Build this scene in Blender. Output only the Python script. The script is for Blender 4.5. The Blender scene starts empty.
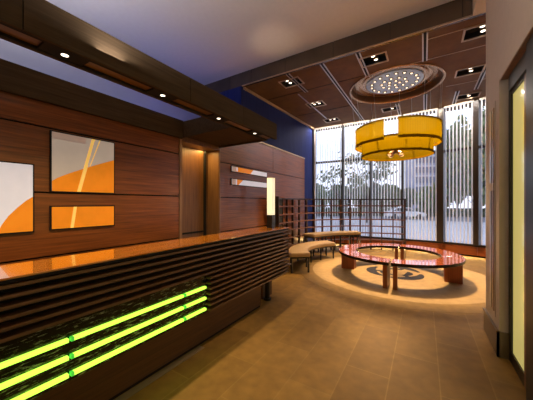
import bpy, bmesh, math, random
from mathutils import Vector, Matrix
random.seed(7)
scene = bpy.context.scene
COL = scene.collection
PI = math.pi
cos, sin, rad = math.cos, math.sin, math.radians

# ------------------------------------------------------------------ materials
def mat_new(name):
    m = bpy.data.materials.new(name); m.use_nodes = True
    nt = m.node_tree; b = nt.nodes['Principled BSDF']
    return m, nt, b

def lin(r, g, b):
    f = lambda c: (c/12.92 if c <= .04045 else ((c+.055)/1.055)**2.4)
    return (f(r/255), f(g/255), f(b/255), 1)

def plain(name, col, rough=.5, metal=0, spec=.5, noise=.08, nscale=14, emit=None, estr=0, coat=0):
    m, nt, b = mat_new(name)
    b.inputs['Roughness'].default_value = rough; b.inputs['Metallic'].default_value = metal
    b.inputs['Specular IOR Level'].default_value = spec
    b.inputs['Coat Weight'].default_value = coat
    b.inputs['Coat Roughness'].default_value = .05
    tc = nt.nodes.new('ShaderNodeTexCoord'); n = nt.nodes.new('ShaderNodeTexNoise')
    n.inputs['Scale'].default_value = nscale; n.inputs['Detail'].default_value = 4
    nt.links.new(tc.outputs['Object'], n.inputs['Vector'])
    r = nt.nodes.new('ShaderNodeValToRGB')
    c0 = [max(0, c*(1-noise)) for c in col[:3]]+[1]; c1 = [min(1, c*(1+noise)) for c in col[:3]]+[1]
    r.color_ramp.elements[0].color = c0; r.color_ramp.elements[1].color = c1
    r.color_ramp.elements[0].position = .3; r.color_ramp.elements[1].position = .7
    nt.links.new(n.outputs['Fac'], r.inputs['Fac']); nt.links.new(r.outputs['Color'], b.inputs['Base Color'])
    if emit:
        b.inputs['Emission Color'].default_value = emit; b.inputs['Emission Strength'].default_value = estr
    return m

def wood(name, dark, light, stretch=(30, 1.2, 30), rough=.35, coat=0.0, spec=.5):
    """streaked veneer; the small number in stretch is the grain direction"""
    m, nt, b = mat_new(name)
    tc = nt.nodes.new('ShaderNodeTexCoord'); mp = nt.nodes.new('ShaderNodeMapping')
    mp.inputs['Scale'].default_value = stretch
    n = nt.nodes.new('ShaderNodeTexNoise'); n.inputs['Scale'].default_value = 1.6
    n.inputs['Detail'].default_value = 7; n.inputs['Roughness'].default_value = .65; n.inputs['Distortion'].default_value = .25
    r = nt.nodes.new('ShaderNodeValToRGB')
    r.color_ramp.elements[0].color = dark; r.color_ramp.elements[1].color = light
    r.color_ramp.elements[0].position = .32; r.color_ramp.elements[1].position = .72
    L = nt.links.new
    L(tc.outputs['Object'], mp.inputs['Vector']); L(mp.outputs['Vector'], n.inputs['Vector'])
    L(n.outputs['Fac'], r.inputs['Fac']); L(r.outputs['Color'], b.inputs['Base Color'])
    bp = nt.nodes.new('ShaderNodeBump'); bp.inputs['Strength'].default_value = .06; bp.inputs['Distance'].default_value = .01
    L(n.outputs['Fac'], bp.inputs['Height']); L(bp.outputs['Normal'], b.inputs['Normal'])
    b.inputs['Roughness'].default_value = rough; b.inputs['Specular IOR Level'].default_value = spec
    b.inputs['Coat Weight'].default_value = coat; b.inputs['Coat Roughness'].default_value = .03
    return m

def emis(name, col, strength):
    m, nt, b = mat_new(name)
    b.inputs['Base Color'].default_value = col; b.inputs['Roughness'].default_value = .3
    b.inputs['Emission Color'].default_value = col; b.inputs['Emission Strength'].default_value = strength
    return m

def tile_mat():
    m, nt, b = mat_new('stone_floor_tiles'); L = nt.links.new
    tc = nt.nodes.new('ShaderNodeTexCoord'); mp = nt.nodes.new('ShaderNodeMapping')
    mp.inputs['Rotation'].default_value = (0, 0, PI/2)
    L(tc.outputs['Object'], mp.inputs['Vector'])
    br = nt.nodes.new('ShaderNodeTexBrick'); br.inputs['Scale'].default_value = 1
    br.inputs['Brick Width'].default_value = .9; br.inputs['Row Height'].default_value = .36
    br.inputs['Mortar Size'].default_value = .005; br.inputs['Bias'].default_value = 0
    br.inputs['Color1'].default_value = (.185, .098, .020, 1); br.inputs['Color2'].default_value = (.245, .136, .029, 1)
    br.inputs['Mortar'].default_value = (.255, .148, .036, 1)
    L(mp.outputs['Vector'], br.inputs['Vector'])
    n = nt.nodes.new('ShaderNodeTexNoise'); n.inputs['Scale'].default_value = 9; n.inputs['Detail'].default_value = 8
    L(tc.outputs['Object'], n.inputs['Vector'])
    mx = nt.nodes.new('ShaderNodeMix'); mx.data_type = 'RGBA'; mx.blend_type = 'MULTIPLY'; mx.inputs['Factor'].default_value = .45
    r = nt.nodes.new('ShaderNodeValToRGB'); r.color_ramp.elements[0].color = (.55, .55, .55, 1); r.color_ramp.elements[1].color = (1.2, 1.2, 1.2, 1)
    r.color_ramp.elements[0].position = .3; r.color_ramp.elements[1].position = .7
    L(n.outputs['Fac'], r.inputs['Fac']); L(br.outputs['Color'], mx.inputs['A']); L(r.outputs['Color'], mx.inputs['B'])
    L(mx.outputs['Result'], b.inputs['Base Color'])
    b.inputs['Roughness'].default_value = .65; b.inputs['Specular IOR Level'].default_value = .22
    return m

def marble_mat():
    m, nt, b = mat_new('black_veined_marble'); L = nt.links.new
    tc = nt.nodes.new('ShaderNodeTexCoord'); mp = nt.nodes.new('ShaderNodeMapping')
    mp.inputs['Scale'].default_value = (4, 5, 26); mp.inputs['Rotation'].default_value = (.35, 0, 0)
    L(tc.outputs['Object'], mp.inputs['Vector'])
    n = nt.nodes.new('ShaderNodeTexNoise'); n.inputs['Scale'].default_value = 3; n.inputs['Detail'].default_value = 9; n.inputs['Roughness'].default_value = .7
    L(mp.outputs['Vector'], n.inputs['Vector'])
    r = nt.nodes.new('ShaderNodeValToRGB'); e = r.color_ramp.elements
    e[0].position = .52; e[0].color = (.006, .007, .006, 1); e[1].position = .64; e[1].color = (.30, .31, .25, 1)
    e2 = e.new(.55); e2.color = (.02, .022, .018, 1)
    L(n.outputs['Fac'], r.inputs['Fac']); L(r.outputs['Color'], b.inputs['Base Color'])
    b.inputs['Roughness'].default_value = .12
    return m

def glass_mat(name, tint=(.95, .97, 1, 1), refl=.07):
    m, nt, b = mat_new(name); L = nt.links.new
    nt.nodes.remove(b)
    t = nt.nodes.new('ShaderNodeBsdfTransparent'); t.inputs['Color'].default_value = tint
    g = nt.nodes.new('ShaderNodeBsdfGlossy'); g.inputs['Roughness'].default_value = .02
    mx = nt.nodes.new('ShaderNodeMixShader'); mx.inputs['Fac'].default_value = refl
    L(t.outputs[0], mx.inputs[1]); L(g.outputs[0], mx.inputs[2])
    L(mx.outputs[0], nt.nodes['Material Output'].inputs['Surface'])
    return m

def fabric_sheer(name, col, transp, transl=.6, emit=0, stripes=0):
    m, nt, b = mat_new(name); L = nt.links.new
    nt.nodes.remove(b)
    d = nt.nodes.new('ShaderNodeBsdfDiffuse'); d.inputs['Color'].default_value = col
    tl = nt.nodes.new('ShaderNodeBsdfTranslucent'); tl.inputs['Color'].default_value = col
    m1 = nt.nodes.new('ShaderNodeMixShader'); m1.inputs['Fac'].default_value = transl
    L(d.outputs[0], m1.inputs[1]); L(tl.outputs[0], m1.inputs[2])
    out = m1
    if emit:
        e = nt.nodes.new('ShaderNodeEmission'); e.inputs['Color'].default_value = col; e.inputs['Strength'].default_value = emit
        ad = nt.nodes.new('ShaderNodeAddShader'); L(m1.outputs[0], ad.inputs[0]); L(e.outputs[0], ad.inputs[1]); out = ad
    if transp or stripes:
        t = nt.nodes.new('ShaderNodeBsdfTransparent'); t.inputs['Color'].default_value = [min(1, c**.35) for c in col[:3]]+[1]
        m2 = nt.nodes.new('ShaderNodeMixShader'); m2.inputs['Fac'].default_value = transp
        if stripes:     # threads: the gaps between the hanging cords, counted around the ring
            tc = nt.nodes.new('ShaderNodeTexCoord'); sp = nt.nodes.new('ShaderNodeSeparateXYZ')
            at = nt.nodes.new('ShaderNodeMath'); at.operation = 'ARCTAN2'
            mu = nt.nodes.new('ShaderNodeMath'); mu.operation = 'MULTIPLY'; mu.inputs[1].default_value = stripes
            si = nt.nodes.new('ShaderNodeMath'); si.operation = 'SINE'
            ma = nt.nodes.new('ShaderNodeMath'); ma.operation = 'MULTIPLY_ADD'; ma.inputs[1].default_value = transp*.8; ma.inputs[2].default_value = transp; ma.use_clamp = True
            L(tc.outputs['Object'], sp.inputs[0]); L(sp.outputs['Y'], at.inputs[0]); L(sp.outputs['X'], at.inputs[1])
            L(at.outputs[0], mu.inputs[0]); L(mu.outputs[0], si.inputs[0]); L(si.outputs[0], ma.inputs[0]); L(ma.outputs[0], m2.inputs['Fac'])
        L(out.outputs[0], m2.inputs[1]); L(t.outputs[0], m2.inputs[2]); out = m2
    L(out.outputs[0], nt.nodes['Material Output'].inputs['Surface'])
    return m

M = {}
M['floor'] = tile_mat()
M['panel'] = wood('red_brown_veneer', (.095, .025, .005, 1), (.31, .092, .018, 1), (34, 1.0, 34), .34, .22)
M['door'] = wood('warm_door_veneer', (.10, .042, .014, 1), (.22, .10, .034, 1), (26, 26, 1.0), .4)
M['jamb'] = wood('pale_jamb_wood', (.17, .085, .04, 1), (.30, .16, .07, 1), (20, 20, 1), .4)
M['canopy'] = wood('dark_canopy_wood', (.042, .027, .015, 1), (.085, .055, .029, 1), (22, 1, 22), .75, spec=.1)
M['canopy_under'] = wood('amber_canopy_liner', (.11, .055, .014, 1), (.20, .105, .03, 1), (22, 1, 22), .45)
M['counter'] = wood('polished_counter_wood', (.34, .105, .007, 1), (.55, .19, .013, 1), (26, .9, 26), .16, .8)
M['slat'] = wood('desk_slat_wood', (.085, .040, .014, 1), (.19, .09, .034, 1), (30, 1, 30), .42)
M['desk_base'] = wood('desk_base_wood', (.065, .026, .008, 1), (.14, .058, .018, 1), (26, 1, 26), .4)
M['black'] = plain('black_lacquer', (.006, .006, .006, 1), .4)
M['gap'] = plain('dark_joint', (.004, .003, .003, 1), .9)
M['marble'] = marble_mat()
M['green'] = emis('lit_green_glass', (.42, .85, .06, 1), 2.1)
M['green_end'] = emis('green_glass_end', (.08, .62, .06, 1), .7)
M['white'] = plain('white_plaster', (.62, .60, .60, 1), .85, noise=.02)
M['pier'] = plain('taupe_plaster', (.55, .46, .37, 1), .7, noise=.03)
M['navy'] = wood('navy_striped_wall', (.010, .016, .085, 1), (.020, .034, .16, 1), (24, 24, .8), .7, spec=.15)
M['blue_wall'] = plain('blue_upper_wall', (.40, .41, .45, 1), .7, noise=.04, nscale=3)
M['ceil'] = wood('bronze_ceiling_panel', (.10, .046, .0115, 1), (.155, .074, .018, 1), (2, 2, 2), .6, spec=.15)
M['bulk'] = plain('bronze_gloss_bulkhead', (.13, .10, .075, 1), .18, metal=.6, noise=.25, nscale=2)
M['seam'] = plain('pale_metal_seam', (.42, .30, .20, 1), .35, metal=.3)
M['track'] = plain('track_metal', (.50, .47, .45, 1), .3, metal=.7)
M['copper'] = plain('copper_rim', (.50, .30, .16, 1), .25, metal=.85)
M['bronze'] = plain('bronze_metal', (.28, .17, .10, 1), .3, metal=.8)
M['disc'] = plain('silver_lamp_disc', (.38, .50, .68, 1), .35, metal=.2)  # blue tint stands in for window daylight reflected in the disc
M['bulb'] = emis('warm_bulb', (1, .80, .55, 1), 2.0)
M['bulb_dim'] = emis('amber_bulb', (1, .62, .25, 1), .9)
M['bulb_hot'] = emis('downlight_glow', (1, .86, .66, 1), 3.5)
M['amber'] = fabric_sheer('amber_cord_curtain', (.125, .078, .0006, 1), .06, .5, .05, 120)
M['amber_band'] = fabric_sheer('amber_band', (.19, .10, .001, 1), .03, .5, .08)
M['steel'] = plain('brushed_steel', (.45, .45, .46, 1), .3, metal=.9)
M['bench_top'] = wood('polished_bench_wood', (.24, .048, .013, 1), (.46, .11, .028, 1), (3, 3, 14), .13, 1.0)
M['bench_leg'] = wood('bench_leg_wood', (.19, .048, .014, 1), (.36, .095, .026, 1), (22, 22, 1), .3)
M['bench_edge'] = plain('dark_bench_edge', (.012, .007, .005, 1), .25)
M['leather'] = plain('tan_leather', (.37, .24, .11, 1), .5, noise=.10, nscale=10)
M['leather_end'] = plain('russet_leather', (.36, .11, .035, 1), .5)
M['iron'] = plain('dark_iron', (.012, .011, .011, 1), .45)
M['lattice'] = wood('lattice_wood', (.02, .009, .006, 1), (.05, .022, .014, 1), (8, 8, 8), .4)
M['lattice_rail'] = wood('lattice_rail_wood', (.075, .03, .02, 1), (.16, .065, .045, 1), (8, 8, 8), .35)
M['sill'] = wood('red_sill_wood', (.17, .042, .014, 1), (.30, .085, .028, 1), (2, 2, 22), .3)
M['mullion'] = plain('dark_bronze_mullion', (.022, .016, .014, 1), .4)
M['pane'] = glass_mat('clear_window_glass')
M['blind'] = fabric_sheer('white_blind_slat', (.93, .93, .95, 1), .12, .66)
M['trim_glow'] = plain('cove_glow_trim', (.42, .28, .17, 1), .5)
M['trim_pale'] = plain('pale_trim', (.55, .48, .42, 1), .5)
M['skirt'] = plain('dark_strip', (.17, .12, .07, 1), .4)
M['frost'] = plain('yellow_frosted_glass', (.50, .42, .13, 1), .15, noise=.06, nscale=2, emit=(.72, .60, .19, 1), estr=.75, coat=.6)  # emission stands in for the lit room behind the glass
M['stile'] = wood('orange_door_stile', (.15, .06, .02, 1), (.25, .11, .04, 1), (20, 20, 1), .3)
M['lamp_paper'] = emis('glowing_lamp_paper', (.95, .80, .52, 1), .85)
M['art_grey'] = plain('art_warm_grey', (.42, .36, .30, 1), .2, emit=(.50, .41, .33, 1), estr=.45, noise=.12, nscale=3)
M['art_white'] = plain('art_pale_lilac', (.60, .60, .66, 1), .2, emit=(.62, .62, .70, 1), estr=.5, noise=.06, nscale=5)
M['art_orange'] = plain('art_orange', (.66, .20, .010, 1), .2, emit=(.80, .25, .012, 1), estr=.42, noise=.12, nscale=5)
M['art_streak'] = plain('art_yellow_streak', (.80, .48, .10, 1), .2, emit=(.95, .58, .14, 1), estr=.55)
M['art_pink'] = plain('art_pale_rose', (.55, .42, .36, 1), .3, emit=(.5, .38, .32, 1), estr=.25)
M['inlay'] = plain('cream_stone_inlay', (.30, .195, .085, 1), .65, spec=.2, noise=.12, nscale=9)
M['inlay_ring'] = plain('tan_stone_ring', (.20, .115, .03, 1), .65, spec=.2, noise=.15, nscale=9)
M['medal'] = plain('slate_inlay', (.02, .018, .024, 1), .7, spec=.15)
M['pave'] = plain('pale_paving', (.42, .42, .45, 1), .8, noise=.06, nscale=.6)
M['road'] = plain('asphalt', (.16, .16, .18, 1), .85)
M['leafA'] = plain('dark_leaves', (.10, .13, .06, 1), .7, noise=.4, nscale=2)
M['leafB'] = plain('mid_leaves', (.15, .19, .075, 1), .7, noise=.4, nscale=2)
M['bark'] = plain('bark', (.06, .05, .045, 1), .9)
M['tower'] = plain('blue_grey_facade', (.22, .24, .34, 1), .6)
M['tower_glass'] = plain('office_glass', (.09, .10, .17, 1), .2)
M['tower_band'] = plain('pale_facade_band', (.55, .56, .62, 1), .6)
M['car_paint'] = plain('white_car_paint', (.75, .75, .78, 1), .2, coat=.5, noise=0)
M['car_glass'] = plain('dark_car_glass', (.03, .035, .045, 1), .1)
M['rubber'] = plain('tyre_rubber', (.02, .02, .02, 1), .8)

# ------------------------------------------------------------------ mesh builder
class MB:
    def __init__(s): s.bm = bmesh.new()
    def _mi(s, faces, mi):
        for f in faces: f.material_index = mi
    def box(s, x0, x1, y0, y1, z0, z1, mi=0):
        v = [s.bm.verts.new((x, y, z)) for x in (x0, x1) for y in (y0, y1) for z in (z0, z1)]
        q = [(0,1,3,2),(4,6,7,5),(0,4,5,1),(2,3,7,6),(0,2,6,4),(1,5,7,3)]
        s._mi([s.bm.faces.new([v[i] for i in a]) for a in q], mi); return s
    def prism(s, pts, z0, z1, mi=0, mi_side=None):
        a = [s.bm.verts.new((p[0], p[1], z0)) for p in pts]; b = [s.bm.verts.new((p[0], p[1], z1)) for p in pts]
        n = len(pts)
        s._mi([s.bm.faces.new(a[::-1]), s.bm.faces.new(b)], mi)
        s._mi([s.bm.faces.new((a[i], a[(i+1) % n], b[(i+1) % n], b[i])) for i in range(n)], mi if mi_side is None else mi_side); return s
    def poly3(s, pts, mi=0):
        s._mi([s.bm.faces.new([s.bm.verts.new(p) for p in pts])], mi); return s
    def wall(s, p, q, t, z0, z1, mi=0):
        """upright slab from p to q (plan), thickness t to the left of p->q"""
        p = Vector(p); q = Vector(q); d = (q-p).normalized(); n = Vector((-d.y, d.x))*t
        return s.prism([p, q, q+n, p+n], z0, z1, mi)
    def tube(s, p, q, r, n=8, r2=None, mi=0):
        p = Vector(p); q = Vector(q); d = (q-p); r2 = r if r2 is None else r2
        u = d.orthogonal().normalized(); w = d.normalized().cross(u)
        A = [s.bm.verts.new(p+(u*cos(2*PI*i/n)+w*sin(2*PI*i/n))*r) for i in range(n)]
        B = [s.bm.verts.new(q+(u*cos(2*PI*i/n)+w*sin(2*PI*i/n))*r2) for i in range(n)]
        s._mi([s.bm.faces.new((A[i], A[(i+1) % n], B[(i+1) % n], B[i])) for i in range(n)]+[s.bm.faces.new(A[::-1]), s.bm.faces.new(B)], mi); return s
    def arc(s, c, r0, r1, a0, a1, z0, z1, n=24, mi=0, mi_side=None):
        """curved slab; full ring when a1-a0 == 360"""
        full = abs(a1-a0-360) < 1e-6; cnt = n if full else n+1
        R = []
        for i in range(cnt):
            a = rad(a0+(a1-a0)*i/n); x, y = cos(a), sin(a)
            R.append([s.bm.verts.new((c[0]+x*r, c[1]+y*r, z)) for r, z in ((r0, z0), (r1, z0), (r1, z1), (r0, z1))])
        ms = mi if mi_side is None else mi_side
        for i in range(cnt if full else cnt-1):
            A, B = R[i], R[(i+1) % cnt]
            for k in range(4):
                f = s.bm.faces.new((A[k], A[(k+1) % 4], B[(k+1) % 4], B[k])); f.material_index = mi if k == 2 else ms
        if not full:
            for f in (s.bm.faces.new(R[0][::-1]), s.bm.faces.new(R[-1])): f.material_index = ms
        return s
    def sheet_arc(s, c, r, a0, a1, z0, z1, n=48, mi=0):
        full = abs(a1-a0-360) < 1e-6; cnt = n if full else n+1
        R = [[s.bm.verts.new((c[0]+cos(rad(a0+(a1-a0)*i/n))*r, c[1]+sin(rad(a0+(a1-a0)*i/n))*r, z)) for z in (z0, z1)] for i in range(cnt)]
        for i in range(cnt if full else cnt-1):
            A, B = R[i], R[(i+1) % cnt]
            s.bm.faces.new((A[0], B[0], B[1], A[1])).material_index = mi
        return s
    def lathe(s, c, prof, n=48, mi=0, close=False):
        R = [[s.bm.verts.new((c[0]+cos(2*PI*i/n)*r, c[1]+sin(2*PI*i/n)*r, z)) for r, z in prof] for i in range(n)]
        m = len(prof)
        for i in range(n):
            A, B = R[i], R[(i+1) % n]
            for k in range(m if close else m-1):
                s.bm.faces.new((A[k], B[k], B[(k+1) % m], A[(k+1) % m])).material_index = mi
        return s
    def build(s, name, mats, parent=None, bevel=0, smooth=False, bseg=2):
        if not isinstance(mats, (list, tuple)): mats = [mats]
        bmesh.ops.recalc_face_normals(s.bm, faces=s.bm.faces)
        me = bpy.data.meshes.new(name)
        s.bm.to_mesh(me); s.bm.free()
        o = bpy.data.objects.new(name, me); COL.objects.link(o)
        off = Vector((0, 0, 0))
        if parent is not None:
            o.parent = parent; p = parent
            while p is not None: off += Vector(p.location); p = p.parent
        # put the part's own origin at its middle
        if me.vertices:
            lo = Vector([min(v.co[k] for v in me.vertices) for k in range(3)]); hi = Vector([max(v.co[k] for v in me.vertices) for k in range(3)])
            mid = Vector(((lo.x+hi.x)/2, (lo.y+hi.y)/2, lo.z))
        else: mid = off
        for v in me.vertices: v.co -= mid
        o.location = mid-off
        for mt in mats: me.materials.append(mt)
        if smooth:
            for f in me.polygons: f.use_smooth = True
        if bevel:
            b = o.modifiers.new('bevel', 'BEVEL'); b.width = bevel; b.segments = bseg; b.limit_method = 'ANGLE'
        return o

def tag(o, label, cat, group=None):
    o['label'] = label; o['category'] = cat
    if group: o['group'] = group
    return o
def thing(name, label, cat, loc, group=None):
    o = bpy.data.objects.new(name, None); COL.objects.link(o); o.location = loc; o.empty_display_size = .1
    return tag(o, label, cat, group)
def struct(o): o['kind'] = 'structure'; return o
def copy_tree(o, loc, label=None, rotz=None, parent=None):
    c = o.copy(); COL.objects.link(c)
    if parent is None:
        c.location = loc
        if rotz is not None: c.rotation_euler.z = rotz
        if label: c['label'] = label
    else: c.parent = parent
    for ch in list(o.children): copy_tree(ch, None, parent=c)
    return c

# ------------------------------------------------------------------ room shell
WALLX = -3.22
struct(MB().box(-5.1, 4.6, -3, 9.55, -.1, 0).build('floor', M['floor']))
struct(MB().box(-1.99, -1.915, -1.0, 1.88, 0, .004).build('floor_strip', M['skirt']))  # dark strip laid on the floor along the desk base

# panelled wall behind the desk
def boards(name, y0, y1, rows, vsplit=()):
    b = MB(); g = .009
    b.box(WALLX-.25, WALLX-.022, y0, y1, 0, rows[-1][1], 1)
    for z0, z1, splits in rows:
        ys = [y0]+list(splits)+[y1]
        for a, c in zip(ys[:-1], ys[1:]): b.box(WALLX-.022, WALLX, a+g*.4, c-g*.4, z0+g, z1-g, 0)
    return struct(b.build(name, [M['panel'], M['gap']]))
boards('wall_left', -3, 2.62, [(0, .30, ()), (.30, .95, ()), (.95, 1.597, ()), (1.597, 2.25, ()), (2.25, 2.56, ())])
boards('wall_left_rear', 3.55, 7.47, [(0, .30, ()), (.30, .95, ()), (.95, 1.597, ()), (1.597, 2.253, ()), (2.253, 2.885, (5.49,))])
struct(MB().box(WALLX-.25, WALLX+.012, 3.55, 7.48, 2.885, 2.915).build('trim_2', M['trim_pale']))
# doorway in the panelling
b = MB().box(WALLX-.25, WALLX+.01, 2.62, 2.67, 0, 2.5).box(WALLX-.25, WALLX+.006, 3.525, 3.55, 0, 2.5)
struct(b.build('trim_3', M['jamb']))
d = MB(); 
d.box(-3.60, -3.50, 2.62, 3.55, 0, 2.5)
d = struct(d.build('door_1', M['door']))
struct(MB().box(-3.50, -3.488, 2.66, 3.42, .95, .98).build('trim_4', M['gap']))
struct(MB().box(-3.50, -3.47, 3.40, 3.445, 0, 2.5).build('trim_5', M['gap']))
struct(MB().box(-3.50, -3.23, 3.515, 3.527, 0, 2.5).build('trim_6', M['jamb']))
struct(MB().box(-3.60, WALLX-.001, 2.62, 3.55, 2.46, 2.56).build('trim_15', M['door']))
# ledge over the panelled wall and the blue wall above it
struct(MB().box(-5.1, WALLX-.02, -3, 3.55, 2.56, 2.74).build('ceiling_ledge', M['canopy']))
struct(MB().box(-5.3, -5.1, -3, 4.87, 0, 4.63).build('wall_left_upper', M['blue_wall']))
b = MB(); b.prism([(-5.1, 4.87), (-3.745, 4.87), (-3.56, 9.42), (-5.1, 9.42)], 0, 4.31)
struct(b.build('wall_left_navy', M['navy']))
# trim at the navy wall's ceiling edge, tan painted in for cove glow
b = MB(); b.prism([(-3.745, 4.95), (-3.69, 4.95), (-3.50, 9.16), (-3.555, 9.16)], 4.262, 4.309)
struct(b.build('trim_7', M['trim_glow']))
struct(MB().box(-3.59, -3.50, 9.09, 9.19, 0, 4.26).build('trim_8', M['trim_pale']))

# upper white ceiling, bulkhead, lower bronze ceiling
struct(MB().box(-5.3, 4.6, -3.2, 4.97, 4.63, 4.75).build('ceiling', M['white']))
b = MB()
xs = [-5.1, -4.1, -3.45, -2.55, -1.5, -.5, .5, 1.5, 2.5, 4.6]
for a, c in zip(xs[:-1], xs[1:]): b.box(a+.006, c-.006, 4.87, 4.95, 4.31, 4.63)
b.box(-5.1, 4.6, 4.885, 4.945, 4.32, 4.629, 1)
struct(b.build('ceiling_bulkhead', [M['bulk'], M['gap']]))
struct(MB().box(-3.72, 4.6, 4.862, 4.885, 4.30, 4.318).build('trim_9', M['seam']))

DOME = (-.62, 6.85); DR = 1.0
SPOTS = [(-2.63, 5.34, 4), (-2.62, 6.88, 4), (-2.66, 8.46, 4), (-.84, 5.34, 2), (-.84, 8.40, 2), (.80, 5.37, 2), (.83, 6.88, 2), (.98, 8.46, 2)]
SW, SD = .23, .17
def ceiling_sheet():
    bm = bmesh.new(); edges = []
    def loop(pts):
        v = [bm.verts.new((x, y, 4.31)) for x, y in pts]
        for i in range(len(v)): edges.append(bm.edges.new((v[i], v[(i+1) % len(v)])))
    loop([(-5.1, 4.95), (4.6, 4.95), (4.6, 9.6), (-5.1, 9.6)])
    loop([(DOME[0]+DR*cos(2*PI*i/64), DOME[1]+DR*sin(2*PI*i/64)) for i in range(64)])
    for x, y, n in SPOTS: loop([(x-SW, y-SD), (x+SW, y-SD), (x+SW, y+SD), (x-SW, y+SD)])
    bmesh.ops.triangle_fill(bm, edges=edges, use_beauty=True)
    for f in bm.faces:
        if f.normal.z > 0: f.normal_flip()
    w = MB(); w.bm.free(); w.bm = bm
    return struct(w.build('ceiling_lower', M['ceil']))
ceiling_sheet()
struct(MB().box(-5.1, 4.6, 4.87, 9.6, 4.66, 4.75).build('ceiling_slab', M['gap']))
# thin seams between the ceiling panels
def seam(x0, x1, y, m, w=.008): return MB().box(x0, x1, y-w, y+w, 4.303, 4.3095).build('trim_10', M[m])
for a in ((.05, 4.5, 5.175, 'seam'), (-1.0, -.02, 5.9, 'seam'), (.05, 4.5, 5.9, 'seam'), (.45, 4.5, 7.5, 'seam'), (-1.72, -1.09, 5.9, 'gap'), (-3.6, -1.8, 5.9, 'gap'), (-3.6, -1.8, 7.5, 'gap'), (-1.72, -1.4, 7.5, 'gap')):
    struct(seam(*a))

# outer walls
struct(MB().box(-5.3, 4.6, -3.2, -3, 0, 4.63).build('wall_front', M['white']))
struct(MB().box(4.6, 4.8, -3.2, 9.6, 0, 4.75).build('wall_right_far', M['white']))

# right-hand pier, lintel and glazed door wall
PX = .62
b = MB(); b.box(PX, 4.6, 3.285, 3.905, 0, 4.63)
struct(b.build('wall_right', M['pier']))
struct(MB().box(PX, 4.6, 3.905, 4.87, 4.3, 4.63).build('wall_right_head', M['pier']))
struct(MB().box(PX, 1.2, -3, 3.285, 2.68, 4.63).build('wall_right_lintel', M['pier']))
struct(MB().box(.85, 1.2, -3, 1.0, 0, 2.68).build('wall_right_near', M['pier']))
# skirting wraps the pier
b = MB().box(PX-.02, PX, 3.265, 3.915, 0, .245).box(PX-.02, .70, 3.265, 3.285, 0, .245).box(PX-.026, PX-.02, 3.26, 3.92, .225, .25)
struct(b.build('baseboard_right', M['skirt']))
# tall metal inlay on the pier
b = MB().box(PX-.006, PX, 3.42, 3.66, .33, 2.53, 0).box(PX-.012, PX-.005, 3.45, 3.53, .38, 2.47, 1).box(PX-.012, PX-.005, 3.57, 3.635, .38, 2.47, 2)
b.box(PX-.014, PX-.005, 3.45, 3.635, 1.62, 1.70, 0)
struct(b.build('trim_11', [M['pier'], M['stile'], M['steel']]))
# glazed screen
struct(MB().box(.688, .80, 3.205, 3.285, 0, 2.68).box(.672, .80, 1.0, 3.205, 2.53, 2.68).build('trim_12', M['black']))
struct(MB().box(.625, .68, 1.2, 3.27, 2.672, 2.6795).build('trim_13', M['stile']))
f = struct(MB().box(.69, .78, 2.85, 3.205, 0, .10).box(.69, .78, 2.85, 3.205, 2.50, 2.53).build('door_2', M['mullion']))
o = MB().box(.702, .745, 2.85, 3.205, .10, 2.50).build('pane', M['frost'], f)
o = MB().box(.69, .78, 2.78, 2.85, .0, 2.53).build('stile', M['stile'], f)
struct(MB().box(.645, .80, 2.42, 2.62, 0, 2.68).box(.69, .80, 2.62, 2.78, 0, 2.68).build('trim_14', M['black']))
f = struct(MB().box(.69, .78, 1.0, 2.42, 0, .10).box(.69, .78, 1.0, 2.42, 2.50, 2.53).box(.69, .78, 1.68, 1.74, .1, 2.5).build('door_3', M['mullion']))
MB().box(.715, .745, 1.0, 1.68, .10, 2.50).build('pane', M['frost'], f)
MB().box(.715, .745, 1.74, 2.42, .10, 2.50).build('pane', M['frost'], f)

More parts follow.
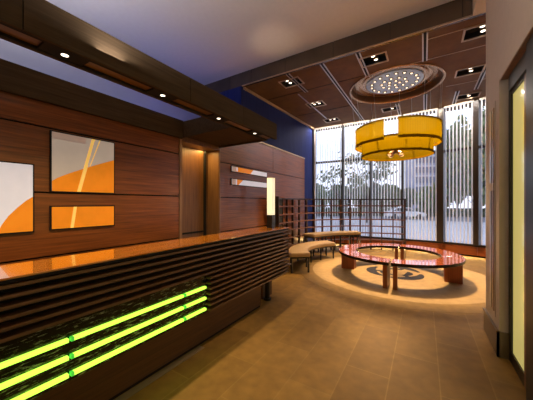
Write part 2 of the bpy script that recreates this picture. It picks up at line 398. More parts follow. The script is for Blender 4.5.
# ------------------------------------------------------------------ window wall
WP = [Vector(p) for p in ((-3.56, 9.24), (-2.47, 9.26), (-1.54, 9.27), (-.575, 9.26), (.45, 9.19), (1.26, 8.98), (2.2, 8.62), (3.4, 8.0), (4.6, 7.2))]
MW = [.06, .045, .04, .05, .17, .12, .06, .06, .06]
LED = []
for i in range(len(WP)-1):
    p, q = WP[i], WP[i+1]; dd = (q-p).normalized(); nn = Vector((dd.y, -dd.x))     # nn points into the room
    if nn.y > 0: nn = -nn
    a = p-nn*.05
    # frame: sill, head, transom + one mullion, then the pane
    b = MB()
    def bar(p, q, off, th, z0, z1, mb, mi=0):
        p2 = p+nn*off; q2 = q+nn*off
        mb.prism([p2, q2, q2+nn*th, p2+nn*th], z0, z1, mi)
    bar(p, q, -.04, .08, .285, .345, b); bar(p, q, -.04, .08, 4.25, 4.309, b); bar(p, q, -.04, .08, 2.985, 3.055, b)
    w = MW[i]
    bar(p-dd*w*.5, p+dd*w*.5, -.06, .27, .345, 4.25, b)
    f = struct(b.build('window_%d' % (i+1), M['mullion']))
    b = MB(); bar(p, q, -.005, .01, .345, 2.985, b); bar(p, q, -.005, .01, 3.055, 4.25, b)
    b.build('pane', M['pane'], f)
    b = MB(); bar(p+dd*.006, q-dd*.006, -.06, .14, .05, .285, b)
    struct(b.build('wall_back_base', M['sill']))
    b = MB(); bar(p, q, -.08, .07, -.02, .05, b); struct(b.build('wall_back_plinth', M['gap']))
    LED.append((p, q, nn))
    # vertical blind of this bay
    L = (q-p).length; label = ['left end bay by the navy wall', 'second bay from the navy wall', 'third bay from the navy wall', 'bay just right of the lattice screen', 'bay right of the thick dark mullion', 'bay next to the taupe pier', 'bay hidden past the pier', 'corner bay'][i]
    if i > 5: continue
    t = thing('vertical_blind', 'white vertical slat blind hanging over the window '+label, 'blind', (*(p+nn*.15+dd*L*.5), .36), 'white vertical blinds')
    b = MB(); i0 = MW[i]*.5+.008; i1 = L-MW[i+1]*.5-.008; bar(p+dd*i0, p+dd*i1, .12, .05, 4.252, 4.30, b); b.build('head_rail', M['trim_pale'], t)
    b = MB(); LL = i1-i0; n = int(round(LL/.090)); ang = rad(38)
    for k in range(n):
        c = p+dd*(i0+(k+.5)*LL/n)+nn*.145; e = (dd*cos(ang)+nn*sin(ang))*.024
        zt = 4.252
        b.prism([c-e, c+e, c+e+nn*.0015, c-e+nn*.0015], .365, zt)
    b.build('slats', M['blind'], t)

# ------------------------------------------------------------------ outdoors
struct(MB().box(-60, 60, 9.6, 34, -.6, -.5).build('pavement', M['pave']))
struct(MB().box(-60, 60, 34, 120, -.6, -.51).build('road', M['road']))
def tree(x, y, h, cr, ch, trunk_h, leaf, label, nleaf=900, ls=.28, sparse=False, name='tree'):
    z0 = -.5
    t = thing(name, label, 'tree', (x, y, z0), 'trees beyond the window')
    b = MB(); b.tube((x, y, z0), (x+.1, y, z0+trunk_h), .16, 8, .11)
    top = Vector((x+.1, y, z0+trunk_h)); tips = []
    for k in range(9 if sparse else 5):
        a = 2.4*k; e = Vector((x+cr*.75*cos(a), y+cr*.75*sin(a), z0+trunk_h+(h-trunk_h)*(.25+.65*random.random())))
        b.tube(top-Vector((0, 0, trunk_h*.1)), e, .07, 6, .025); tips.append(e)
    b.build('trunk', M['bark'], t)
    b = MB(); cz = z0+h-ch*.5
    for k in range(nleaf):
        if sparse:
            c = random.choice(tips); v = Vector((random.gauss(0, .5), random.gauss(0, .5), random.gauss(0, .28)))+c
        else:
            u = Vector((random.gauss(0, 1), random.gauss(0, 1), random.gauss(0, 1))).normalized()*(random.random()**.33)
            lump = 1+.18*sin(5*u.x+3*u.z+x)*cos(4*u.y)
            v = Vector((x+u.x*cr*lump, y+u.y*cr*lump, cz+u.z*ch*.5*lump))
        n1 = Vector((random.gauss(0, 1), random.gauss(0, 1), random.gauss(0, 1))).normalized(); n2 = n1.orthogonal().normalized()*ls; n3 = n1.cross(n2).normalized()*ls*.55
        b.poly3([v-n2, v+n3, v+n2, v-n3])
    b.build('foliage', M[leaf], t)
    return t
tree(-6.6, 24.3, 6.2, 2.0, 3.4, 2.0, 'leafA', 'bare-branched sparse tree seen through the window left of the orange lamp', 420, .2, True)
tree(-5.0, 27.5, 7.0, 2.2, 3.6, 2.4, 'leafA', 'taller sparse tree with tufted branches just below the left of the orange lamp', 480, .22, True)
TL = [(-12.6, 33.0, 4.6, 1.5, 3.6, 'leafB'), (-11.6, 41.0, 4.9, 1.7, 4, 'leafA'), (-9.3, 46.5, 4.9, 1.6, 3.8, 'leafB'), (-6.4, 43.3, 4.9, 1.8, 4, 'leafA'), (-5.2, 50.0, 5.3, 1.8, 4.2, 'leafB'), (-3.0, 56.2, 4.8, 1.9, 3.6, 'leafA')]
TLAB = ['mid green bushy tree at the far left of the window view', 'dark green bushy tree second from the left of the window view', 'low mid green tree behind the two branchy trees', 'dark bushy tree behind the middle of the lattice screen', 'mid green tree behind the right half of the lattice screen', 'dark low tree left of the blue grey office building']
for a, lb in zip(TL, TLAB): tree(a[0], a[1], a[2], a[3], a[4], 1.2, a[5], lb, 1600, .42)
tree(.5, 38.0, 4.1, 1.35, 2.9, 1.7, 'leafB', 'round lollipop tree standing in front of the blue grey office building', 1500, .3)
TR = [(3.5, 58.0, 6.6, 2.2, 4.8, 'leafB'), (3.6, 41.0, 12.5, 2.0, 10.2, 'leafB'), (8.0, 61.0, 9.6, 2.8, 6.6, 'leafB'), (6.3, 36.0, 13.0, 2.1, 11.0, 'leafB'), (11.5, 47.5, 8.6, 2.6, 6.8, 'leafA')]
TRL = ['mid green tree right of the thick dark mullion', 'tall leafy tree in the middle of the right hand window bay', 'big mid green tree behind the right hand window bay', 'tall mid green tree beside the right hand pier', 'large dark tree at the far right beyond the pier']
for a, lb in zip(TR, TRL): tree(a[0], a[1], a[2], a[3], a[4], 1.4, a[5], lb, 2000, .42)
# clipped hedge
b = MB()
for k in range(5200):
    x = random.uniform(-16, 13); y = 45.5+random.uniform(-.5, .5)+(x*.45); z = -.5+random.random()*1.15
    y = 44+.42*x+random.uniform(-.45, .45)
    n1 = Vector((random.gauss(0, 1), random.gauss(0, 1), random.gauss(0, 1))).normalized(); n2 = n1.orthogonal().normalized()*.22; n3 = n1.cross(n2).normalized()*.16
    v = Vector((x, y, z)); b.poly3([v-n2, v+n3, v+n2, v-n3])
tag(b.build('hedge', M['leafA']), 'long low dark hedge across the road outside the windows', 'hedge')
# office building
t = thing('office_building', 'blue grey office block with pale floor bands beyond the trees', 'building', (.3, 103, -.5))
def rot_box(cx, cy, ang, x0, x1, y0, y1, z0, z1, mb, mi=0):
    c, s = cos(ang), sin(ang)
    mb.prism([(cx+x*c-y*s, cy+x*s+y*c) for x, y in ((x0, y0), (x1, y0), (x1, y1), (x0, y1))], z0, z1, mi)
BA = rad(25)
b = MB(); rot_box(.3, 103, BA, -4.6, 4.6, -3, 5, -.5, 19, b); b.build('wall', M['tower'], t)
for k in range(5):
    b = MB(); rot_box(.3, 103, BA, -4.3, 4.3, -3.1, -2.9, 1.6+k*3.3, 3.6+k*3.3, b); w = b.build('window_band', M['tower_glass'], t)
    b = MB(); rot_box(.3, 103, BA, -4.6, 4.6, -3.25, -2.95, 3.75+k*3.3, 4.05+k*3.3, b); b.build('floor_band', M['tower_band'], t)
# car on the road
cx, cy, cz = -2.1, 37.0, -.5
t = thing('car', 'white car on the road beyond the lattice screen', 'car', (cx, cy, cz))
ca = rad(20)
def carpt(x, y): return (cx+x*cos(ca)-y*sin(ca), cy+x*sin(ca)+y*cos(ca))
def car_loft(prof, yw, mb, mi=0):
    A = [mb.bm.verts.new((*carpt(x, -yw), cz+z)) for x, z in prof]; B = [mb.bm.verts.new((*carpt(x, yw), cz+z)) for x, z in prof]; n = len(prof)
    fs = [mb.bm.faces.new(A), mb.bm.faces.new(B[::-1])]+[mb.bm.faces.new((A[i], A[(i+1) % n], B[(i+1) % n], B[i])) for i in range(n)]
    for f in fs: f.material_index = mi
b = MB(); car_loft([(-2.2, .3), (2.2, .3), (2.25, .62), (2.05, .8), (1.1, .92), (.35, 1.40), (-1.1, 1.42), (-1.75, 1.0), (-2.2, .92)], .86, b); b.build('body', M['car_paint'], t, .05)
b = MB(); car_loft([(.95, .94), (.32, 1.34), (-1.05, 1.36), (-1.55, 1.0)], .875, b); b.build('glazing', M['car_glass'], t)
for x in (-1.4, 1.4):
    for y in (-.8, .8):
        b = MB(); b.tube((*carpt(x, y-.1), cz+.32), (*carpt(x, y+.1), cz+.32), .32, 16); b.build('wheel', M['rubber'], t)

# ------------------------------------------------------------------ reception desk
A = -1.84; DE = 3.64; DN = -1.0
desk = thing('reception_desk', 'long dark slatted reception desk with glowing green bars and red-brown counter', 'reception desk', (-2.03, 1.4, 0))
MB().box(-2.24, A-.004, DN, DE, 1.088, 1.1).build('countertop', M['counter'], desk, .002)
MB().box(-2.235, A-.003, DN, DE-.005, 1.070, 1.088).build('counter_edge', M['gap'], desk)
MB().box(-2.2, -1.925, DN, DE-.03, .36, 1.074).build('body', M['gap'], desk)
b = MB()
for i in range(13):
    z1 = 1.062-.0547*i; z0 = z1-.019
    inn = z0 < .742 and z1 > .375
    y0 = 1.885 if inn else DN
    b.box(-1.925, A, y0, DE+.012, z0, z1)
    b.box(-2.2, A, DE-.03, DE+.012, z0, z1)
    if i % 3 == 1:      # odd slat ends that stick out at the corner
        b.box(-1.90, A+.02, DE-.04, DE+.05, z0, z1)
b.build('slatted_front', M['slat'], desk, .002)
MB().box(-1.95, -1.905, DN, 1.885, .365, .748).build('marble_panel', M['marble'], desk)
segs = [(-.95, -.24), (-.225, .692), (.708, 1.582), (1.598, 1.865)]
for zc in (.633, .523, .413):
    for y0, y1 in segs:
        b = MB().box(-1.905, -1.876, y0, y1, zc-.012, zc+.012, 0).box(-1.907, -1.874, y0-.005, y0+.012, zc-.013, zc+.013, 1)
        o = b.build('light_bar', [M['green'], M['green_end']], desk, .003); o['label'] = 'glowing yellow-green glass bar'
MB().box(-2.2, -1.99, DN, 3.05, .03, .36).build('base_panel', M['desk_base'], desk)
MB().box(-2.19, -2.0, DN, 3.04, 0, .03).build('toe_kick', M['gap'], desk)
MB().tube((-2.055, 3.33, .0), (-2.055, 3.33, .36), .04, 16).tube((-2.055, 3.33, 0), (-2.055, 3.33, .03), .062, 16).build('leg', M['black'], desk)
MB().box(-2.2, -2.12, 3.30, 3.58, 0, .36).build('end_support', M['desk_base'], desk)
# lamp on the desk
LX, LY, LR = -2.03, 3.40, .046
lamp = thing('column_lamp', 'slim glowing cream column lamp on the far end of the reception desk', 'lamp', (LX, LY, 1.1))
MB().box(LX-LR-.003, LX+LR+.003, LY-LR-.003, LY+LR+.003, 1.1, 1.305).build('base', M['black'], lamp, .004)
MB().box(LX-LR, LX+LR, LY-LR, LY+LR, 1.305, 1.875).build('lamp_shade', M['lamp_paper'], lamp, .004)
MB().box(LX-LR-.003, LX+LR+.003, LY-LR-.003, LY+LR+.003, 1.875, 1.887).build('cap', M['trim_pale'], lamp)

# ------------------------------------------------------------------ canopy over the desk
CB, CT, CY = 2.508, 2.752, 3.535
can = thing('desk_canopy', 'dark wood canopy frame hanging over the reception desk', 'canopy', (-2.6, 1.0, CB))
b = MB(); ys = [-2.6, -.75, .51, 1.767, 2.65, CY]
for a, c in zip(ys[:-1], ys[1:]): b.box(-2.02, -2.0, a+.003, c-.003, CB, CT)
b.box(-2.025, -2.012, -2.6, CY-.01, CB+.004, CT-.004, 1)
b.build('fascia', [M['canopy'], M['gap']], can)
b = MB().box(-2.225, -2.20, -2.6, CY, CB, CT, 0).box(-2.20, -2.025, -2.6, CY, CT-.02, CT, 0)
b.build('front_beam', M['canopy'], can)
MB().box(-2.18, -2.05, -2.6, CY-.03, CB+.022, CB+.04).build('light_trough', M['canopy_under'], can)
b = MB().box(-2.20, -2.18, -2.6, CY, CB+.002, CB+.05).box(-2.05, -2.025, -2.6, CY, CB+.002, CB+.05)
b.build('trough_lip', M['gap'], can)
b = MB().box(WALLX, -2.225, 2.655, 2.68, CB, CT).box(WALLX, -2.225, CY-.025, CY, CB, CT).box(WALLX, -2.225, 2.68, CY-.025, CT-.03, CT)
b.build('end_beam', M['canopy'], can)
MB().box(WALLX, -2.225, 2.68, CY-.025, CB+.03, CB+.05).build('end_soffit', M['canopy'], can)
MB().box(WALLX+.001, WALLX+.05, -2.6, 2.655, 2.492, 2.765).build('back_beam', M['canopy'], can)
# its recessed downlights
names = ['nearest', 'second', 'third', 'fourth']
def make_down(x, y, label):
    t = thing('recessed_downlight', label, 'downlight', (x, y, CB+.02), 'canopy downlights')
    MB().box(x-.063, x+.063, y-.13, y+.13, CB+.006, CB+.021).build('plate', M['gap'], t)
    MB().lathe((x, y), [(.0, CB+.004), (.019, CB+.004), (.022, CB+.0055)], 20).build('lens', M['bulb_hot'], t)
    return t
lab = ['canopy downlight nearest the camera, above the artwork wall', 'second canopy downlight counting from the camera', 'third canopy downlight counting from the camera', 'canopy downlight at the far corner of the canopy']
d0 = make_down(-2.115, .755, lab[0])
for i in (1, 2, 3): copy_tree(d0, (-2.115, .755+.775*i, CB+.02), lab[i])

# ------------------------------------------------------------------ wall art
def art(name, y0, y1, z0, z1, base, shapes, label):
    t = thing(name, label, 'wall art', (WALLX, (y0+y1)/2, z0), 'lit art panels on the wood wall')
    x = WALLX
    b = MB().box(x, x+.022, y0-.012, y1+.012, z0-.012, z1+.012); b.build('frame', M['gap'], t)
    mats = [M[base]]; b = MB().box(x+.022, x+.026, y0, y1, z0, z1, 0)
    k = 0
    for key, pts in shapes:
        mats.append(M[key]); k += 1
        W, H = y1-y0, z1-z0; xx = x+.0265+.0004*k
        b.poly3([(xx, y0+u*W, z0+v*H) for u, v in pts], k)
    b.build('picture', mats, t)
    return t
def arcpts(f, n=14): return [(i/n, f(i/n)) for i in range(n+1)]
curve = arcpts(lambda u: .17+.29*u**.75+.20*u)
art('art_panel', 1.032, 1.635, 1.612, 2.215, 'art_grey',
    [('art_pink', [(0, .88), (.5, .88), (.5, 1), (0, 1)]),
     ('art_orange', [(0, 0), (1, 0)]+curve[::-1]), ('art_streak', [(.36, 0), (.42, 0), (.66, 1), (.60, 1)]), ('art_grey', [(.53, .50), (.545, .50), (.66, .97), (.645, .97)][::1]), ('art_streak', [(.56, .48), (.575, .48), (.75, 1), (.73, 1)])],
    'large square grey and orange art panel with yellow diagonal streaks on the wood wall')
art('art_panel', 1.032, 1.635, 1.225, 1.45, 'art_orange', [('art_streak', [(.26, 0), (.31, 0), (.36, 1), (.31, 1)])],
    'wide low orange art panel directly below the large square one')
art('art_panel', .28, .885, 1.22, 1.855, 'art_white', [('art_orange', [(.60, 0), (1, 0), (1, .52), (.92, .46), (.82, .36), (.72, .24), (.65, .12)])],
    'pale lilac art panel with an orange quarter arc at the left edge of the photo')
art('art_panel', 3.86, 5.16, 2.115, 2.212, 'art_white', [('art_orange', [(0, 0), (.48, 0), (.56, 1), (0, 1)]), ('art_pink', [(0, 0), (.09, 0), (.09, 1), (0, 1)]), ('art_white', [(.10, .1), (.14, .1), (.14, .95), (.10, .95)])],
    'upper narrow orange and white art strip on the far wood wall')
art('art_panel', 3.86, 5.16, 1.855, 1.965, 'art_white', [('art_orange', [(.12, 0), (.16, 0), (.28, 1), (.12, 1)]), ('art_pink', [(0, 0), (.09, 0), (.09, 1), (0, 1)])],
    'lower narrow mostly white art strip on the far wood wall')

# ------------------------------------------------------------------ dome light in the ceiling
dome = thing('dome_light', 'round recessed ceiling light with a silver disc of many small bulbs', 'ceiling light', (DOME[0], DOME[1], 4.30))
MB().lathe(DOME, [(DR+.03, 4.309), (DR+.03, 4.295), (DR-.01, 4.288), (DR-.02, 4.31)], 64).build('rim', M['copper'], dome, smooth=True)
MB().lathe(DOME, [(DR-.012, 4.30), (DR-.012, 4.47), (.87, 4.47)], 64).build('recess', M['bronze'], dome)
MB().lathe(DOME, [(.88, 4.475), (.88, 4.42), (.80, 4.41), (.80, 4.455), (.72, 4.455), (.72, 4.425), (.65, 4.42), (.65, 4.455), (.61, 4.455)], 64).build('step_ring', M['copper'], dome)
disc = MB().lathe(DOME, [(.62, 4.475), (.62, 4.405), (.59, 4.40), (0, 4.40)], 64).build('lamp_disc', M['disc'], dome)
pos = [(.50, 2*PI*k/18) for k in range(18)]+[(.27, 2*PI*(k+.3)/10) for k in range(10)]+[(.12, 2*PI*(k+.1)/5) for k in range(5)]
for r, a in pos:
    x, y = DOME[0]+r*cos(a), DOME[1]+r*sin(a)
    b = MB(); b.lathe((x, y), [(.046, 4.40), (.046, 4.392), (.030, 4.391), (.030, 4.399)], 14, 1)
    b.lathe((x, y), [(.026, 4.396), (.019, 4.382), (.0, 4.377)], 12, 0)
    b.build('bulb', [M['bulb'], M['gap']], disc)
# square downlights
GR = 'recessed ceiling spotlights'
def make_spot(x, y, n, label, name='ceiling_spotlight'):
    t = thing(name, label, 'spotlight', (x, y, 4.30), GR)
    b = MB()
    for a in ((x-SW-.02, x+SW+.02, y-SD-.02, y-SD+.008), (x-SW-.02, x+SW+.02, y+SD-.008, y+SD+.02), (x-SW-.02, x-SW+.008, y-SD+.008, y+SD-.008), (x+SW-.008, x+SW+.02, y-SD+.008, y+SD-.008)): b.box(*a, 4.292, 4.3095)
    b.build('frame', M['seam'], t)
    b = MB().box(x-SW, x+SW, y-SD, y+SD, 4.40, 4.42).box(x-SW, x-SW+.006, y-SD, y+SD, 4.31, 4.40).box(x+SW-.006, x+SW, y-SD, y+SD, 4.31, 4.40).box(x-SW, x+SW, y-SD, y-SD+.006, 4.31, 4.40).box(x-SW, x+SW, y+SD-.006, y+SD, 4.31, 4.40)
    hs = b.build('housing', M['gap'], t)
    offs = [(-.08, -.07), (.06, -.07), (-.06, .06), (.08, .06)] if n == 4 else [(0, -.07), (.03, .08)]
    for dx, dy in offs:
        b = MB(); b.tube((x+dx, y+dy, 4.40), (x+dx, y+dy, 4.335), .045, 12, .045, 1); b.lathe((x+dx, y+dy), [(.034, 4.334), (.02, 4.326), (0, 4.324)], 12, 0)
        b.build('bulb', [M['bulb_hot'], M['bronze']], hs)
    return t
sl = ['four-bulb ceiling spotlight nearest the canopy on the left', 'four-bulb ceiling spotlight in the middle of the left row', 'four-bulb ceiling spotlight at the window end of the left row', 'two-bulb ceiling spotlight just in front of the round dome light', 'two-bulb ceiling spotlight between the dome light and the windows', 'two-bulb ceiling spotlight near the bulkhead beside the right pier', 'two-bulb ceiling spotlight right of the round dome light', 'two-bulb ceiling spotlight by the windows at the right']
for (x, y, n), lb in zip(SPOTS, sl): make_spot(x, y, n, lb)
# linear slots
for (x, y0, y1, dbl, lb) in [(-2.53, 4.95, 6.0, 1, 'short double slot beside the first left spotlight'), (-2.76, 6.0, 8.25, 0, 'single slot left of the left row spotlights'), (-1.76, 4.95, 9.10, 1, 'long double slot left of the dome light'), (-1.06, 4.95, 5.98, 1, 'short slot in front of the dome light'), (.015, 4.95, 5.92, 1, 'slot from the bulkhead to the right of the dome light'), (.03, 7.75, 9.05, 1, 'slot between the dome light and the thick mullion'), (1.09, 6.9, 8.05, 1, 'slot beside the right pier'), (.72, 7.95, 9.0, 1, 'slot by the right window spotlight'), (-.65, 8.05, 9.05, 1, 'slot behind the orange pendant lamp')]:
    t = thing('ceiling_slot', 'metal linear ceiling slot, '+lb, 'ceiling slot', (x, (y0+y1)/2, 4.3), 'linear ceiling slots')
    if dbl:
        for s in (-1, 1): MB().box(x+s*.032-.011, x+s*.032+.011, y0, y1, 4.296, 4.3095).build('rail', M['track'], t)
        MB().box(x-.021, x+.021, y0, y1, 4.302, 4.3095).build('slot', M['gap'], t)
    else:
        MB().box(x-.016, x+.016, y0, y1, 4.296, 4.3095).build('rail', M['track'], t)

# ------------------------------------------------------------------ pendant
PC = (-.55, 6.5)
pend = thing('pendant_lamp', 'large two-tier amber pendant lamp of hanging cords', 'pendant lamp', (PC[0], PC[1], 2.5))
A0, A1 = 277.5, 277.5+343
UZ0, UZ1, LZ0, LZ1 = 2.79, 3.20, 2.565, 2.90
MB().sheet_arc(PC, .87, A0, A1, UZ0, UZ1, 80).build('upper_shade', M['amber'], pend)
b = MB(); b.arc(PC, .862, .876, A0, A1, UZ0-.005, UZ0+.05, 64).arc(PC, .862, .876, A0, A1, UZ1-.02, UZ1+.005, 64); b.build('upper_band', M['amber_band'], pend)
MB().sheet_arc(PC, .73, 0, 360, LZ0, LZ1, 80).build('lower_shade', M['amber'], pend)
b = MB(); b.arc(PC, .722, .736, 0, 360, LZ0-.005, LZ0+.04, 64).arc(PC, .722, .736, 0, 360, LZ1-.02, LZ1+.005, 64); b.build('lower_band', M['amber_band'], pend)
b = MB()
for k in range(4):
    a = rad(20+45*k); b.tube((PC[0]+.868*cos(a), PC[1]+.868*sin(a), UZ0+.03), (PC[0]-.868*cos(a), PC[1]-.868*sin(a), UZ0+.03), .006)
    b.tube((PC[0]+.725*cos(a), PC[1]+.725*sin(a), LZ1-.01), (PC[0]-.725*cos(a), PC[1]-.725*sin(a), LZ1-.01), .008)
b.build('frame', M['bronze'], pend)
b = MB(); b.tube((PC[0], PC[1], 2.62), (PC[0], PC[1], 2.9), .02, 10)
for k in range(4):
    a = rad(45+90*k); b.tube((PC[0], PC[1], 2.72), (PC[0]+.16*cos(a), PC[1]+.16*sin(a), 2.60), .03, 10, .045)
b.build('lamp_holder', M['bronze'], pend)
for k in range(4):
    a = rad(45+90*k); b = MB(); b.lathe((PC[0]+.165*cos(a), PC[1]+.165*sin(a)), [(.0, 2.56), (.03, 2.565), (.042, 2.60)], 12); b.build('bulb', M['bulb_dim'], pend)
for k in range(12):
    a = rad(10+30*k); b = MB(); b.tube((PC[0]+.868*cos(a), PC[1]+.868*sin(a), UZ1), (DOME[0]+.99*cos(a), DOME[1]+.99*sin(a), 4.286), .0035, 5); b.build('suspension_wire', M['steel'], pend)

# ------------------------------------------------------------------ ring of wooden benches
RC = (-.50, 5.95); RO, RI = 1.15, .79
def bench(a0, a1, label):
    am = rad((a0+a1)/2)
    t = thing('curved_bench', label, 'bench', (RC[0]+cos(am), RC[1]+sin(am), 0), 'ring of curved wooden benches')
    b = MB().arc(RC, RI, RO, a0+1.0, a1-1.0, .412, .468, 24, 0, 1); b.build('seat', [M['bench_top'], M['bench_edge']], t, .004)
    for ac in (a0+4.2, a1-4.2):
        r = rad(ac); ux, uy = cos(r), sin(r); px, py = -uy*.035, ux*.035
        p0 = (RC[0]+ux*(RI+.04), RC[1]+uy*(RI+.04)); p1 = (RC[0]+ux*(RO-.04), RC[1]+uy*(RO-.04))
        b = MB().prism([(p0[0]-px, p0[1]-py), (p1[0]-px, p1[1]-py), (p1[0]+px, p1[1]+py), (p0[0]+px, p0[1]+py)], 0, .412)
        b.build('leg', M['bench_leg'], t, .003)
bench(180, 270, 'curved reddish wooden bench at the front left of the ring')
bench(270, 360, 'curved reddish wooden bench at the front right of the ring')
bench(0, 90, 'curved reddish wooden bench at the back right of the ring, by the windows')
bench(90, 180, 'curved reddish wooden bench at the back left of the ring, by the lattice screen')

# ------------------------------------------------------------------ tan upholstered benches
def soft(c, r0, r1, a0, a1, z, th, legs, label):
    am = rad((a0+a1)/2)
    t = thing('upholstered_bench', label, 'bench', (c[0]+r0*cos(am), c[1]+r0*sin(am), 0), 'tan upholstered curved benches')
    b = MB().arc(c, r0, r1, a0, a1, z-th, z, 28, 0); b.build('cushion', M['leather'], t, .022, True, 3)
    b = MB().arc(c, r0+.02, r1-.02, a0+.6, a1-.6, z-th-.028, z-th, 28, 0); fr = b.build('frame', M['iron'], t)
    for a in legs:
        for r in (r0+.035, r1-.035):
            q = rad(a); x, y = c[0]+r*cos(q), c[1]+r*sin(q)
            MB().box(x-.016, x+.016, y-.016, y+.016, 0, z-th-.028).build('leg', M['iron'], fr)
soft((-1.1, 5.9), 1.25, 1.69, 137, 220, .43, .095, (139, 158, 178, 198, 218.5), 'tan leather curved bench beside the end of the reception desk')
soft((-.50, 6.2), 2.16, 2.56, 121, 166, .61, .085, (124, 138, 152, 166), 'higher tan leather curved bench in front of the lattice screen')

# ------------------------------------------------------------------ lattice screen
SC = (-.5, 6.2); SR0, SR1 = 2.635, 2.705
scr = thing('lattice_screen', 'curved dark open lattice screen of thin posts and rails behind the tan benches', 'screen', (SC[0]+2.67*cos(rad(140)), SC[1]+2.67*sin(rad(140)), 0))
for z in (1.605, 1.40, 1.185, .965, .75, .53, .31, .10):
    MB().arc(SC, SR0, SR1, 90, 200, z-.017, z+.017, 60).build('rail', M['lattice_rail'] if z < 1.6 else M['lattice'], scr)
for k in range(15):
    a = rad(90+7*k); r = (SR0+SR1)/2; wd = .026 if k % 5 == 0 else .016
    x, y = SC[0]+r*cos(a), SC[1]+r*sin(a); ux, uy = cos(a), sin(a)
    P = [(x+ux*sx*.030-uy*sy*wd, y+uy*sx*.030+ux*sy*wd) for sx, sy in ((-1, -1), (1, -1), (1, 1), (-1, 1))]
    MB().prism(P, 0, 1.62).build('post', M['lattice'], scr)
a = rad(200.6); x, y = SC[0]+2.67*cos(a), SC[1]+2.67*sin(a); ux, uy = cos(a), sin(a)
P = [(x+ux*sx*.07-uy*sy*.03, y+uy*sx*.07+ux*sy*.03) for sx, sy in ((-1, -1), (1, -1), (1, 1), (-1, 1))]
MB().prism(P, 0, 1.65).build('post', M['lattice'], scr)
for z0, z1 in ((1.43, 1.585), (1.21, 1.38), (.99, 1.165), (.77, .945)):
    MB().arc(SC, 2.655, 2.685, 188.8, 199.6, z0, z1, 8).build('back_panel', M['gap'], scr)

# ------------------------------------------------------------------ floor medallion
b = MB().lathe((-.53, 6.1), [(0, .002), (1.74, .002), (1.745, 0)], 72, 0).lathe((-.53, 6.1), [(1.75, 0), (1.755, .002), (2.04, .002), (2.045, 0)], 72, 1)
struct(b.build('floor_inlay', [M['inlay'], M['inlay_ring']]))
b = MB(); MC = (-.53, 6.12)
def crescent(a0, a1, rm, w, n=18):
    o = []; i_ = []
    for k in range(n+1):
        a = rad(a0+(a1-a0)*k/n); h = w*sin(PI*(.08+.84*k/n))
        o.append((MC[0]+(rm+h)*cos(a), MC[1]+(rm+h)*sin(a))); i_.append((MC[0]+(rm-h)*cos(a), MC[1]+(rm-h)*sin(a)))
    for k in range(n): b.prism([i_[k], o[k], o[k+1], i_[k+1]], .001, .005)
for q in range(3):
    crescent(q*120+25, q*120+128, .48, .10); crescent(q*120+70, q*120+150, .27, .07)
    a = rad(q*120+72); 
    b.prism([(MC[0]+r*cos(a+d_), MC[1]+r*sin(a+d_)) for r, d_ in ((.24, -.10), (.46, -.12), (.46, .10), (.24, .16))], .001, .0048)
struct(b.build('floor_medallion', M['medal']))

# ------------------------------------------------------------------ lights
def light(kind, name, loc, energy, col, target=None, **kw):
    l = bpy.data.lights.new(name, kind); l.energy = energy; l.color = col
    for k, v in kw.items(): setattr(l, k, v)
    o = bpy.data.objects.new(name, l); COL.objects.link(o); o.location = loc
    if target is not None:
        o.rotation_euler = (Vector(target)-Vector(loc)).to_track_quat('-Z', 'Y').to_euler()
    return o
AMB2 = (1, .68, .34); WARM = (1, .66, .34); AMB = (1, .56, .20)
light('SPOT', 'dome_beam', (DOME[0], DOME[1], 4.32), 2600, AMB2, (-.5, 6.15, 0), spot_size=rad(95), spot_blend=.6, shadow_soft_size=.16)
light('POINT', 'pendant_glow', (PC[0], PC[1], 2.78), 5, AMB, shadow_soft_size=.12)
for (x, y, n) in SPOTS:
    light('SPOT', 'ceiling_beam', (x, y, 4.30), 110, WARM, (x, y, 0), spot_size=rad(80), spot_blend=.7, shadow_soft_size=.05)
for i in range(-3, 4):
    light('SPOT', 'canopy_beam', (-2.115, .755+.775*i, CB-.005), 48, (1, .72, .42), (-2.62, .755+.775*i, 0), spot_size=rad(120), spot_blend=.8, shadow_soft_size=.03)
light('AREA', 'doorway_beam', (-3.30, 3.15, 2.45), 8, (1, .62, .20), (-3.36, 3.1, 0), shape='RECTANGLE', size=.7, size_y=.12)
for i, (y, e, c) in enumerate(((-1.2, 8, (.85, .82, 1)), (.4, 7, (.74, .74, 1)), (2.0, 5, (.22, .32, 1)), (3.6, 6, (.12, .20, 1)))):
    light('AREA', 'cove_strip', (-4.2, y, 2.80), e, c, (-5.1, y+.3, 4.0), shape='RECTANGLE', size=1.5, size_y=.2)
for x, y in ((-.6, -1.6), (-.6, .4), (-.6, 2.4), (-2.9, -1.6)):
    light('SPOT', 'lobby_fill', (x, y, 4.6), 26, (1, .64, .28), (x, y, 0), spot_size=rad(95), spot_blend=.7, shadow_soft_size=.08)  # unseen fill spots added to light the lobby side, no fixtures built
light('SPOT', 'ceiling_wash', (-2.6, 4.0, 2.85), 22, (1, .72, .45), (-2.5, 4.25, 4.63), spot_size=rad(40), spot_blend=1, shadow_soft_size=.05)
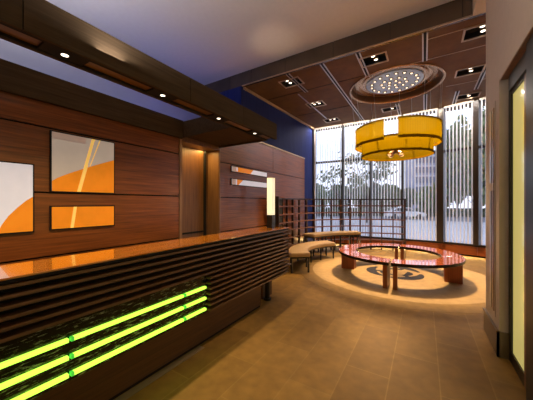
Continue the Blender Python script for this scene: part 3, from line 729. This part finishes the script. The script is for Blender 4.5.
light('AREA', 'ceiling_fill', (-2.6, 1.0, 2.80), 60, (1, .93, .90), (-2.0, 1.0, 4.6), shape='RECTANGLE', size=.2, size_y=4)  # unseen uplight added over the canopy to brighten the white ceiling
for p, q, nn in LED[:6]:
    m = (p+q)/2+nn*.42; e = (p+q)/2+nn*.1
    light('AREA', 'blind_wash', (m.x, m.y, 4.29), 20, (1, .90, .80), (e.x, e.y, 2.4), shape='RECTANGLE', size=(q-p).length*.9, size_y=.05)
for p, q, nn in LED:
    m = (p+q)/2+nn*.085
    o = light('AREA', 'base_strip', (m.x, m.y, .055), 4, (1, .66, .25), (m.x+nn.x*.25, m.y+nn.y*.25, 0), shape='RECTANGLE', size=(q-p).length*.95, size_y=.02)
    o.rotation_euler.z
# ------------------------------------------------------------------ world
w = bpy.data.worlds.new('overcast'); scene.world = w; w.use_nodes = True
nt = w.node_tree; bg = nt.nodes['Background']
tc = nt.nodes.new('ShaderNodeTexCoord'); sp = nt.nodes.new('ShaderNodeSeparateXYZ'); r = nt.nodes.new('ShaderNodeValToRGB')
r.color_ramp.elements[0].color = (.80, .83, .93, 1); r.color_ramp.elements[1].color = (.70, .77, 1, 1)
r.color_ramp.elements[0].position = .0; r.color_ramp.elements[1].position = .8
nt.links.new(tc.outputs['Generated'], sp.inputs[0]); nt.links.new(sp.outputs['Z'], r.inputs['Fac']); nt.links.new(r.outputs['Color'], bg.inputs['Color'])
bg.inputs['Strength'].default_value = 1.95

# ------------------------------------------------------------------ camera
F = 253.5
cam = bpy.data.cameras.new('camera'); co = bpy.data.objects.new('camera', cam); COL.objects.link(co)
cam.sensor_width = 36; cam.sensor_fit = 'HORIZONTAL'; cam.lens = F*36/533
cam.shift_y = 3/533; cam.clip_end = 500
co.location = (0, 0, 1.49); co.rotation_euler = (PI/2, 0, math.atan((424-266.5)/F))
scene.camera = co
vs = scene.view_settings
vs.view_transform = 'Standard'; vs.look = 'None'; vs.gamma = 1; vs.use_curve_mapping = False; vs.exposure = 0
